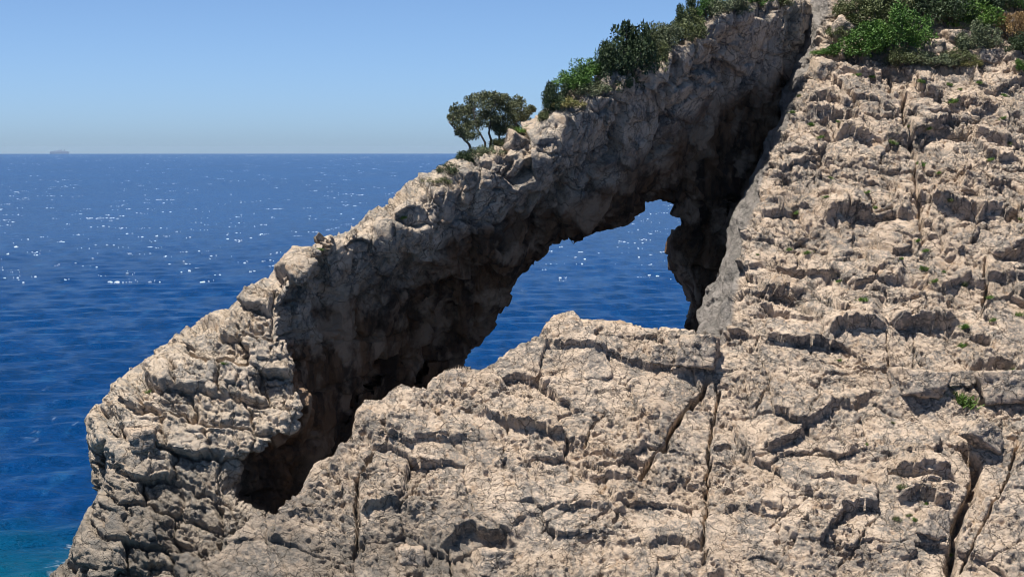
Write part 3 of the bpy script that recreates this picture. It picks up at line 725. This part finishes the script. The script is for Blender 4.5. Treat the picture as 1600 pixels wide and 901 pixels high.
def bush(px, base, w, h, leaf, kind, label, push=0.6, name='shrub', group=None):
    """w, h in photo pixels; it roots where the line of sight at its foot meets the rock, or just behind the rock's rim"""
    hh = None; yy = base
    while hh is None and yy < base + 90: hh = hit(px, yy); yy += 4
    loc = hh[0]; m = (loc - Vector(CAM)).length / F
    i = _b[0]; _b[0] += 1; rs = np.random.RandomState(500 + i)
    top = CAM + ray(px, base) * (loc.y + push)                 # keep the foot at its height in the picture when it stands behind the rim
    if px > 1225: z = loc.z + SK * 0.35; push = 0.35
    else: z = max(loc.z - 0.1, min(top[2], loc.z + 1.6))
    e = empty(name, (loc.x, loc.y + push, z - 0.08), rs.rand() * 6.28, (w * m * (0.64 if px > 1225 else 0.70), w * m * 0.66, h * m * (1.12 if px > 1225 else 1.05)))
    kd, fm, sm = PROTO[KIND[kind][i % len(KIND[kind])]]
    for nm, me in (('foliage', fm), ('stems', sm)):
        o = bpy.data.objects.new(nm, me); COL.objects.link(o); o.parent = e
        if nm == 'foliage': o.material_slots[0].link = 'OBJECT'; o.material_slots[0].material = LEAF[leaf]
    tag(e, label, 'shrub', group)
    return e
BUSHES = [
 (684, 284, 44, 13, 'olive', 'mound', 'low olive scrub at the lower end of the ridge, left of the trees'), (708, 270, 50, 20, 'dark', 'mound', 'dark low scrub on the ridge below the leaning tree'),
 (732, 252, 46, 20, 'dark', 'mound', 'dark scrub mound at the foot of the leftmost leaning tree'), (762, 240, 50, 16, 'grey', 'mound', 'grey-green scrub under the middle tree trunks'),
 (790, 226, 40, 14, 'olive', 'mound', 'olive scrub just left of the angular boulder on the ridge'), (822, 206, 38, 12, 'bright', 'mound', 'thin bright green scrub on the rim right of the trees'),
 (856, 188, 26, 20, 'olive', 'mound', 'small olive scrub at the foot of the steep shrubby bank'), (872, 176, 38, 46, 'dark', 'round', 'dark pointed shrub at the lower left end of the shrub bank'),
 (905, 142, 64, 40, 'green', 'round', 'bright green rounded shrub left of the big dark juniper'), (890, 168, 50, 20, 'straw', 'mound', 'straw-coloured grassy scrub on the rim below the green shrub'),
 (930, 148, 62, 26, 'grey', 'mound', 'grey-green mound on the rock rim left of the juniper'), (940, 118, 44, 34, 'green', 'round', 'green shrub tucked against the left side of the big juniper'),
 (985, 112, 74, 72, 'dark', 'spiky', 'big dark juniper shrub with ragged top on the arch rim'), (962, 126, 50, 58, 'dark', 'round', 'dark juniper leaning out at the left of the big one'),
 (982, 142, 46, 34, 'dark', 'mound', 'dark shrub spilling over the rock edge below the juniper'), (1016, 108, 44, 58, 'olive', 'round', 'olive-brown shrub at the right shoulder of the big juniper'),
 (1042, 82, 54, 44, 'grey', 'round', 'brownish grey-green shrub above the pale rim boulders'), (1074, 66, 56, 42, 'olive', 'round', 'grey-green shrub left of the pale rock at the arch crown'),
 (1082, 36, 36, 40, 'dark', 'round', 'dark shrub on the skyline at the top edge of the picture'), (1108, 34, 44, 38, 'green', 'round', 'bright green shrub on the skyline above the arch crown'),
 (1142, 24, 60, 36, 'grey', 'mound', 'grey-green mound on top of the arch crown'), (1180, 8, 50, 30, 'green', 'round', 'green shrub cut by the top edge above the arch crown'), (1214, 10, 40, 18, 'olive', 'mound', 'small olive mound on the pale crown rock'),
 (1344, 98, 76, 34, 'green', 'round', 'fresh green shrub at the left front of the upper scrub'), (1312, 62, 34, 18, 'olive', 'mound', 'olive scrub between pale rocks at the fault top'), (1288, 92, 34, 11, 'green', 'mound', 'low green mat on the block at the slope edge'),
 (1372, 52, 80, 36, 'olive', 'round', 'olive shrub at the upper left of the scrub patch'), (1412, 82, 88, 52, 'green', 'round', 'wide dark-green shrub in the middle of the scrub'), (1365, 78, 60, 34, 'green', 'round', 'green shrub behind the fresh green front shrub'),
 (1414, 106, 54, 28, 'olive', 'mound', 'olive-green mound at the lower edge of the scrub'), (1452, 108, 60, 22, 'grey', 'mound', 'grey-green low mound right of the olive one'), (1440, 40, 76, 42, 'dark', 'round', 'dark shrub behind the wide dark-green one'),
 (1486, 40, 72, 40, 'dark', 'round', 'dark ragged shrub above the pale outcrop'), (1530, 50, 74, 34, 'bright', 'round', 'bright green shrub right of centre in the scrub'), (1554, 22, 70, 36, 'dark', 'round', 'dark shrub near the top right corner'),
 (1596, 22, 60, 40, 'green', 'round', 'green shrub in the top right corner'), (1532, 84, 62, 34, 'grey', 'round', 'grey-green shrub between outcrop and grey boulder'), (1586, 70, 44, 38, 'dry', 'round', 'withered orange-brown shrub at the right edge'),
 (1600, 92, 44, 26, 'dark', 'round', 'dark shrub at the right edge under the withered one'), (1502, 102, 46, 20, 'olive', 'mound', 'small olive shrub in front of the grey boulder'), (1476, 108, 40, 14, 'grey', 'mound', 'low grey cushion at the scrub foot'),
 (1518, 110, 30, 12, 'straw', 'mound', 'straw-coloured cushion below the grey boulder'), (1597, 118, 26, 20, 'green', 'mound', 'green cushion at the right edge on bare rock'), (1400, 22, 80, 40, 'olive', 'round', 'olive shrub at the top edge above the scrub middle'),
 (1335, 30, 56, 30, 'olive', 'mound', 'olive scrub beside the rocks at the top of the fault'), (1500, 10, 80, 40, 'green', 'round', 'green shrub at the top edge left of the corner'), (1450, 6, 80, 40, 'dark', 'round', 'dark shrub at the top edge above the outcrop')]
for b in BUSHES: bush(*b)
print('bushes', time.time() - T0)

# ------------------------------------------------------------------ wind-bent trees on the ridge
def z5(pts): return [(x / 5.63 + 680, y / 5.63 + 130, *r) for x, y, *r in pts]
TREES = [
 ('leftmost tree on the ridge, its trunk leaning far out to the left', [(335, 600), (300, 540), (250, 490), (205, 425), (150, 375), (120, 345)], .085,
   [(175, 228, 36), (140, 288, 32), (185, 330, 42), (232, 395, 46), (280, 450, 42), (335, 435, 40), (225, 255, 36), (262, 330, 46), (300, 380, 40), (215, 440, 26)]),
 ('second tree from the left, slanting trunk under a high domed crown', [(432, 580), (440, 525), (405, 460), (365, 400), (345, 310), (340, 230)], .075,
   [(305, 190, 50), (370, 140, 44), (330, 265, 54), (390, 325, 54), (420, 205, 54), (440, 130, 40), (350, 350, 44), (275, 220, 40)]),
 ('tallest middle tree with a sinuous upright trunk', [(472, 565), (492, 500), (472, 440), (485, 370), (490, 280), (500, 200)], .085,
   [(480, 180, 54), (520, 130, 38), (480, 280, 56), (555, 200, 56), (600, 135, 36), (555, 290, 56), (430, 290, 46), (500, 350, 40), (560, 140, 36)]),
 ('tree right of the middle one with a short left-slanting trunk', [(575, 505), (560, 455), (515, 405), (540, 350), (590, 290)], .06,
   [(620, 250, 54), (600, 350, 54), (645, 400, 46), (560, 430, 36), (555, 380, 40), (630, 180, 46), (605, 430, 40), (650, 310, 50)]),
 ('rightmost tree of the ridge clump beside the angular boulder', [(700, 440), (705, 400), (720, 330), (740, 250)], .06,
   [(700, 180, 50), (760, 182, 46), (800, 232, 46), (848, 232, 24), (745, 260, 54), (720, 340, 52), (780, 315, 38), (700, 395, 34), (690, 250, 46)])]
for ti, (label, tr, r0, cl) in enumerate(TREES):
    rs = np.random.RandomState(70 + ti)
    bx, by = z5(tr[:1])[0]; yy = by; h_ = None
    while h_ is None: h_ = hit(bx, yy, ('arch',)); yy += 3
    Yb = h_[0].y + 0.7
    P = [at_y(np.float64(x), np.float64(y), Yb + 0.25 * rs.normal() * (i > 0)) for i, (x, y) in enumerate(z5(tr))]
    P[0] = P[0] + np.array([0, 0, -0.5])
    root = empty('wind_bent_tree', P[0]); B = P[0]
    n = len(P); prts = [tube(np.array(P) - B, np.linspace(r0, r0 * 0.3, n), 8)]
    LV = []
    for x, y, r in z5([(a, b, c) for a, b, c in cl]):
        r = 1.15 * r / 5.63 * Yb / F
        c = at_y(np.float64(x), np.float64(y), Yb + rs.normal() * 0.55)
        q = min(P[2:], key=lambda w: np.linalg.norm(w - c)); mid = 0.5 * (q + c) + rs.normal(size=3) * 0.1 + np.array([0, 0, -0.08])
        prts.append(tube(np.array([q, mid, c]) - B, [r0 * 0.42, r0 * 0.28, 0.008], 5))
        for sub in range(5):
            o = rs.normal(size=3); o *= r * 0.75 / np.linalg.norm(o); o[1] *= 1.6
            LV.append(leaves(rs, c - B + o, r * 0.75, 135, 0.066, 0.5))
    tv, tq = join(prts); mesh_obj('trunk', tv, tq, M_bark, root, True)
    lv = np.concatenate(LV); mesh_obj('crown', lv, np.arange(len(lv)).reshape(-1, 3), LEAF['tree'], root)
    tag(root, label, 'tree', 'wind-bent trees on the ridge')

# ------------------------------------------------------------------ tufts in the cracks
def tuft_mesh(seed):
    rs = np.random.RandomState(seed); V = []
    for i in range(150):
        a = rs.rand() * 6.28; lean = 0.25 + 0.9 * rs.rand(); L = 0.5 + 0.6 * rs.rand(); b = np.array([rs.normal() * 0.35, rs.normal() * 0.35, 0])
        d = np.array([math.cos(a) * lean, math.sin(a) * lean, 1.0]); d /= np.linalg.norm(d); s = np.cross(d, rs.normal(size=3)); s /= np.linalg.norm(s)
        V += [b - s * 0.06, b + s * 0.06, b + d * L]
    for i in range(5): V += list(leaves(rs, np.array([rs.normal() * 0.4, rs.normal() * 0.4, 0.45]), 0.3, 40, 0.12))
    return np.array(V)
TM = []
for sdv in range(4):
    v = tuft_mesh(sdv); o = mesh_obj('tuft', v, np.arange(len(v)).reshape(-1, 3), LEAF['tuft']); TM.append(o.data); bpy.data.objects.remove(o)
TUFTS = {('on the bare upper slope below the scrub', 'tufts below the scrub'): [(1282, 215, 9), (1269, 195, 9), (1238, 176, 8), (1395, 224, 11), (1441, 257, 12), (1421, 198, 8), (1451, 202, 11), (1490, 159, 13), (1577, 224, 9), (1548, 250, 9),
     (1483, 133, 9), (1568, 150, 9), (1298, 278, 6), (1467, 270, 7), (1568, 185, 8), (1340, 118, 9), (1440, 128, 10), (1530, 130, 9), (1500, 140, 7), (1362, 120, 8), (1310, 190, 7), (1250, 150, 8)],
  ('on the knobbly slope right of the fault wall', 'tufts on the middle slope'): [(1291, 308, 8), (1246, 334, 10), (1355, 301, 9), (1369, 324, 8), (1488, 313, 12), (1231, 391, 10), (1262, 395, 10), (1434, 376, 8), (1408, 404, 7), (1447, 392, 9), (1443, 421, 13),
     (1506, 446, 12), (1348, 470, 14), (1547, 465, 9), (1591, 493, 14), (1552, 500, 9), (1508, 511, 13), (1504, 540, 12), (1311, 563, 7), (1311, 439, 7), (1586, 583, 16), (1596, 342, 8), (1183, 398, 6), (1460, 440, 10), (1475, 425, 8)],
  ('on the lower right slab near the gully', 'tufts on the lower right slab'): [(1354, 694, 11), (1409, 761, 12), (1401, 810, 11), (1431, 813, 12), (1446, 787, 10), (1484, 866, 8), (1529, 667, 8), (1420, 805, 9), (1395, 660, 6)],
  ('dense bright green clump, largest of the slope plants, above the wedged pale slab', None): [(1506, 632, 34)],
  ('on the sunlit bedded left pillar', 'tufts on the left pillar'): [(232, 612, 8), (350, 567, 7)], ('on the bare skyline of the left ridge', 'tufts on the left ridge'): [(500, 390, 8), (632, 340, 9)]}
tn = 0
ORD = 'first second third fourth fifth sixth seventh eighth ninth tenth eleventh twelfth thirteenth fourteenth fifteenth sixteenth seventeenth eighteenth nineteenth twentieth'.split()
ORD += ['twenty-' + a for a in ORD[:9]]
for (where, grp), L in TUFTS.items():
    for oi, (px, py, w) in enumerate(sorted(L)):
        lab = where if grp is None else ORD[oi] + ' small green tuft from the left ' + where
        hh = hit(px, py)
        if hh is None: continue
        m = (hh[0] - Vector(CAM)).length / F * w * 0.75; rs = np.random.RandomState(900 + tn); tn += 1
        o = bpy.data.objects.new('green_tuft', TM[tn % 4]); COL.objects.link(o)
        o.location = hh[0] - Vector((0, 0, 0.04)); o.rotation_euler = (0.25, 0, rs.rand() * 6.28); o.scale = (m, m, m * 0.85)
        if rs.rand() < 0.3 and w < 14: o.material_slots[0].link = 'OBJECT'; o.material_slots[0].material = LEAF['olive' if rs.rand() < .5 else 'green']
        tag(o, lab, 'plant', grp)
print('tufts', time.time() - T0)

# ------------------------------------------------------------------ loose blocks
ICO = None
def ico_dirs(sub):
    import bmesh
    bm = bmesh.new(); bmesh.ops.create_icosphere(bm, subdivisions=sub, radius=1.0)
    V = np.array([v.co[:] for v in bm.verts]); T = np.array([[l.vert.index for l in f.loops] for f in bm.faces]); bm.free(); return V, T
ICOS = {4: ico_dirs(4), 5: ico_dirs(5)}
def boulder(name, px, py, w, h, dep, rot, label, seed, sink=0.3, cuts=7, tilt=(0, 0), which=('slope', 'arch'), cat='boulder'):
    """a fractured block: bounding planes plus random corner cuts, then surface relief"""
    ICO_V, ICO_T = ICOS[5 if w > 42 else 4]
    hh = hit(px, py, which)
    if hh is None: return
    m = (hh[0] - Vector(CAM)).length / F; rs = np.random.RandomState(seed)
    hx, hy, hz = w * m / 2, dep / 2, h * m / 2
    nrm = [np.eye(3)[i] * s_ for i in range(3) for s_ in (1, -1)]
    nrm = [(n_ + 0.10 * rs.normal(size=3)) for n_ in nrm]; off = [1.0 * (0.9 + 0.15 * rs.rand()) for _ in nrm]
    for _ in range(cuts):
        d = rs.normal(size=3); d /= np.linalg.norm(d); nrm.append(d); off.append(1.08 + 0.22 * rs.rand())
    r = np.full(len(ICO_V), 9.0)
    for n_, o_ in zip(nrm, off):
        n_ = n_ / np.linalg.norm(n_); c = ICO_V @ n_; r = np.where(c > 0.05, np.minimum(r, o_ / np.maximum(c, 0.05)), r)
    V = ICO_V * r[:, None] * np.array([hx, hy, hz])
    s0 = min(hx, hy, hz); N = ICO_V
    dsp = 0.16 * s0 * fbm(V / (s0 * 0.9) + seed, 5, seed, 0.55) + facets(V + seed * 3.1, s0 * 0.6, seed, 0.3, 0.25, 0.05) * 0.4 + facets(V + seed, s0 * 0.25, seed, 0.4, 0.3) * 0.5
    V = V + N * dsp[:, None]
    o = mesh_obj(name, V, ICO_T, M_block); attr(o, 'wet', np.zeros(len(V)))
    o.rotation_euler = (tilt[0], tilt[1], rot)
    o.location = hh[0] + (Vector(SN) * (min(dep, h * m) * (0.42 - sink)) if 'slope' in which else Vector((0, 0.25 * dep, 0)))
    return tag(o, label, cat)
boulder('boulder', 807, 226, 34, 32, 1.1, .5, 'angular tan boulder perched on the ridge right of the trees', 1, .2, 8, (.2, .5), ('arch',))
boulder('boulder', 1437, 602, 70, 44, 1.5, .15, 'smooth tan rectangular block lying on the slope', 2, .35, 4, (-.2, .12))
boulder('boulder', 1500, 593, 50, 24, 0.9, -.1, 'small flat block between two larger blocks, at right', 3, .4, 5, (-.2, 0))
boulder('boulder', 1568, 606, 68, 52, 1.6, -.2, 'big weathered block near the right edge', 4, .4, 6, (-.15, -.1))
boulder('boulder', 1532, 692, 58, 34, 1.2, .3, 'pale wedged slab tilted across the dark gully', 5, -.1, 6, (-.4, .55))
boulder('boulder', 1090, 548, 62, 50, 1.6, -.35, 'grey-faced block at the right end of the slab crest', 6, .4, 5, (-.1, .05))
boulder('boulder', 1034, 555, 44, 32, 1.0, .2, 'low tan block left of the grey-faced crest block', 7, .45, 6, (-.3, .1))
boulder('boulder', 1547, 90, 50, 22, 1.2, .1, 'grey rounded boulder among the upper right shrubs', 8, .3, 9)
boulder('boulder', 1494, 62, 42, 22, 1.2, .4, 'pale outcrop rock in the middle of the scrub', 9, .3, 9)
boulder('boulder', 1458, 78, 34, 26, 1.1, -.3, 'pale grey outcrop rock beside the wide dark shrub', 10, .3, 9)
boulder('boulder', 1318, 48, 34, 30, 1.3, -.4, 'ribbed grey rock below the olive scrub at the fault top', 12, .3, 9, (0, .6))
boulder('boulder', 1284, 116, 34, 40, 1.4, .5, 'tan-sided block standing at the slope edge above the fault wall', 13, .35, 5, (-.1, .3))
boulder('boulder', 768, 880, 58, 46, 1.5, .2, 'rounded grey boulder under the overhang at the bottom edge', 14, .5, 10, (-.3, .2))
boulder('boulder', 642, 868, 42, 38, 1.2, .1, 'rounded boulder at the bottom, left of the larger one', 15, .5, 10)
boulder('boulder', 222, 684, 42, 36, 1.2, .3, 'squared block set in the beds of the left pillar', 16, .5, 4)
boulder('boulder', 1455, 820, 46, 46, 1.3, .4, 'block leaning over the corner gully at lower right', 17, .4, 6, (-.3, .3))

# ------------------------------------------------------------------ the ship on the horizon
kS = NT('hazed_paint'); kS.link(kS.mix(kS.noise(0.05, 3), (0.50, 0.56, 0.62), (0.58, 0.63, 0.68)), kS.b.inputs['Base Color']); M_ship = kS.m  # sea haze put into the pale blue-grey of ship and hull
kH = NT('hazed_hull'); kH.link(kH.mix(kH.noise(0.05, 3), (0.38, 0.45, 0.53), (0.44, 0.51, 0.58)), kH.b.inputs['Base Color']); M_hull = kH.m
SD = 19000.0; sX = (94.5 - CXP) / F * SD
ship = empty('ferry', (sX, SD, -(SD ** 2 + sX ** 2) / (2 * RE)), 0.1)
def prism(name, prof, y0, y1, mat, taper=0.0):
    n = len(prof); P = np.array(prof, float)
    V = np.concatenate([np.stack([P[:, 0], np.full(n, y0), P[:, 1]], 1), np.stack([P[:, 0], np.full(n, y1), P[:, 1]], 1)])
    me = bpy.data.meshes.new(name)
    me.from_pydata(V.tolist(), [], [list(range(n)), list(range(2 * n - 1, n - 1, -1))] + [[i, i + n, (i + 1) % n + n, (i + 1) % n] for i in range(n)]); me.update()
    me.materials.append(mat); o = bpy.data.objects.new(name, me); COL.objects.link(o); o.parent = ship; return o
prism('hull', [(-93, 14), (-86, -3), (88, -3), (92, 14)], -13, 13, M_hull)
prism('superstructure', [(-90, 14), (-84, 27), (70, 27), (72, 24), (92, 24), (92, 14)], -12, 12, M_ship)
prism('bridge_deck', [(-40, 27), (-32, 33), (28, 33), (30, 27)], -11, 11, M_ship)
prism('funnel', [(12, 33), (14, 45), (22, 45), (24, 33)], -5, 5, M_hull)
prism('funnel', [(44, 27), (46, 45), (53, 45), (55, 27)], -5, 5, M_hull)
prism('mast', [(-26, 33), (-25, 44), (-23.5, 44), (-23, 33)], -1, 1, M_hull)
tag(ship, 'large ferry faint in haze on the far left horizon', 'ship')

# ------------------------------------------------------------------ sea haze
hz = 26500.0
hv = np.array([(x, y, z) for x in (-hz, hz) for y in (-hz, hz) for z in (-60.0, 44.0)])
hq = np.array([(0, 1, 3, 2), (4, 6, 7, 5), (0, 4, 5, 1), (2, 3, 7, 6), (0, 2, 6, 4), (1, 5, 7, 3)])
km = bpy.data.materials.new('haze_air'); km.use_nodes = True; nt = km.node_tree
for n in list(nt.nodes): nt.nodes.remove(n)
pv = nt.nodes.new('ShaderNodeVolumePrincipled'); mo = nt.nodes.new('ShaderNodeOutputMaterial'); nt.links.new(pv.outputs[0], mo.inputs['Volume'])
pv.inputs['Color'].default_value = (0.6, 0.8, 1.0, 1); pv.inputs['Density'].default_value = 1.3e-5; pv.inputs['Anisotropy'].default_value = 0.0
haze = mesh_obj('haze', hv, hq, km); tag(haze, 'thin pale sea haze', 'haze', kind='stuff')
print('done', time.time() - T0)
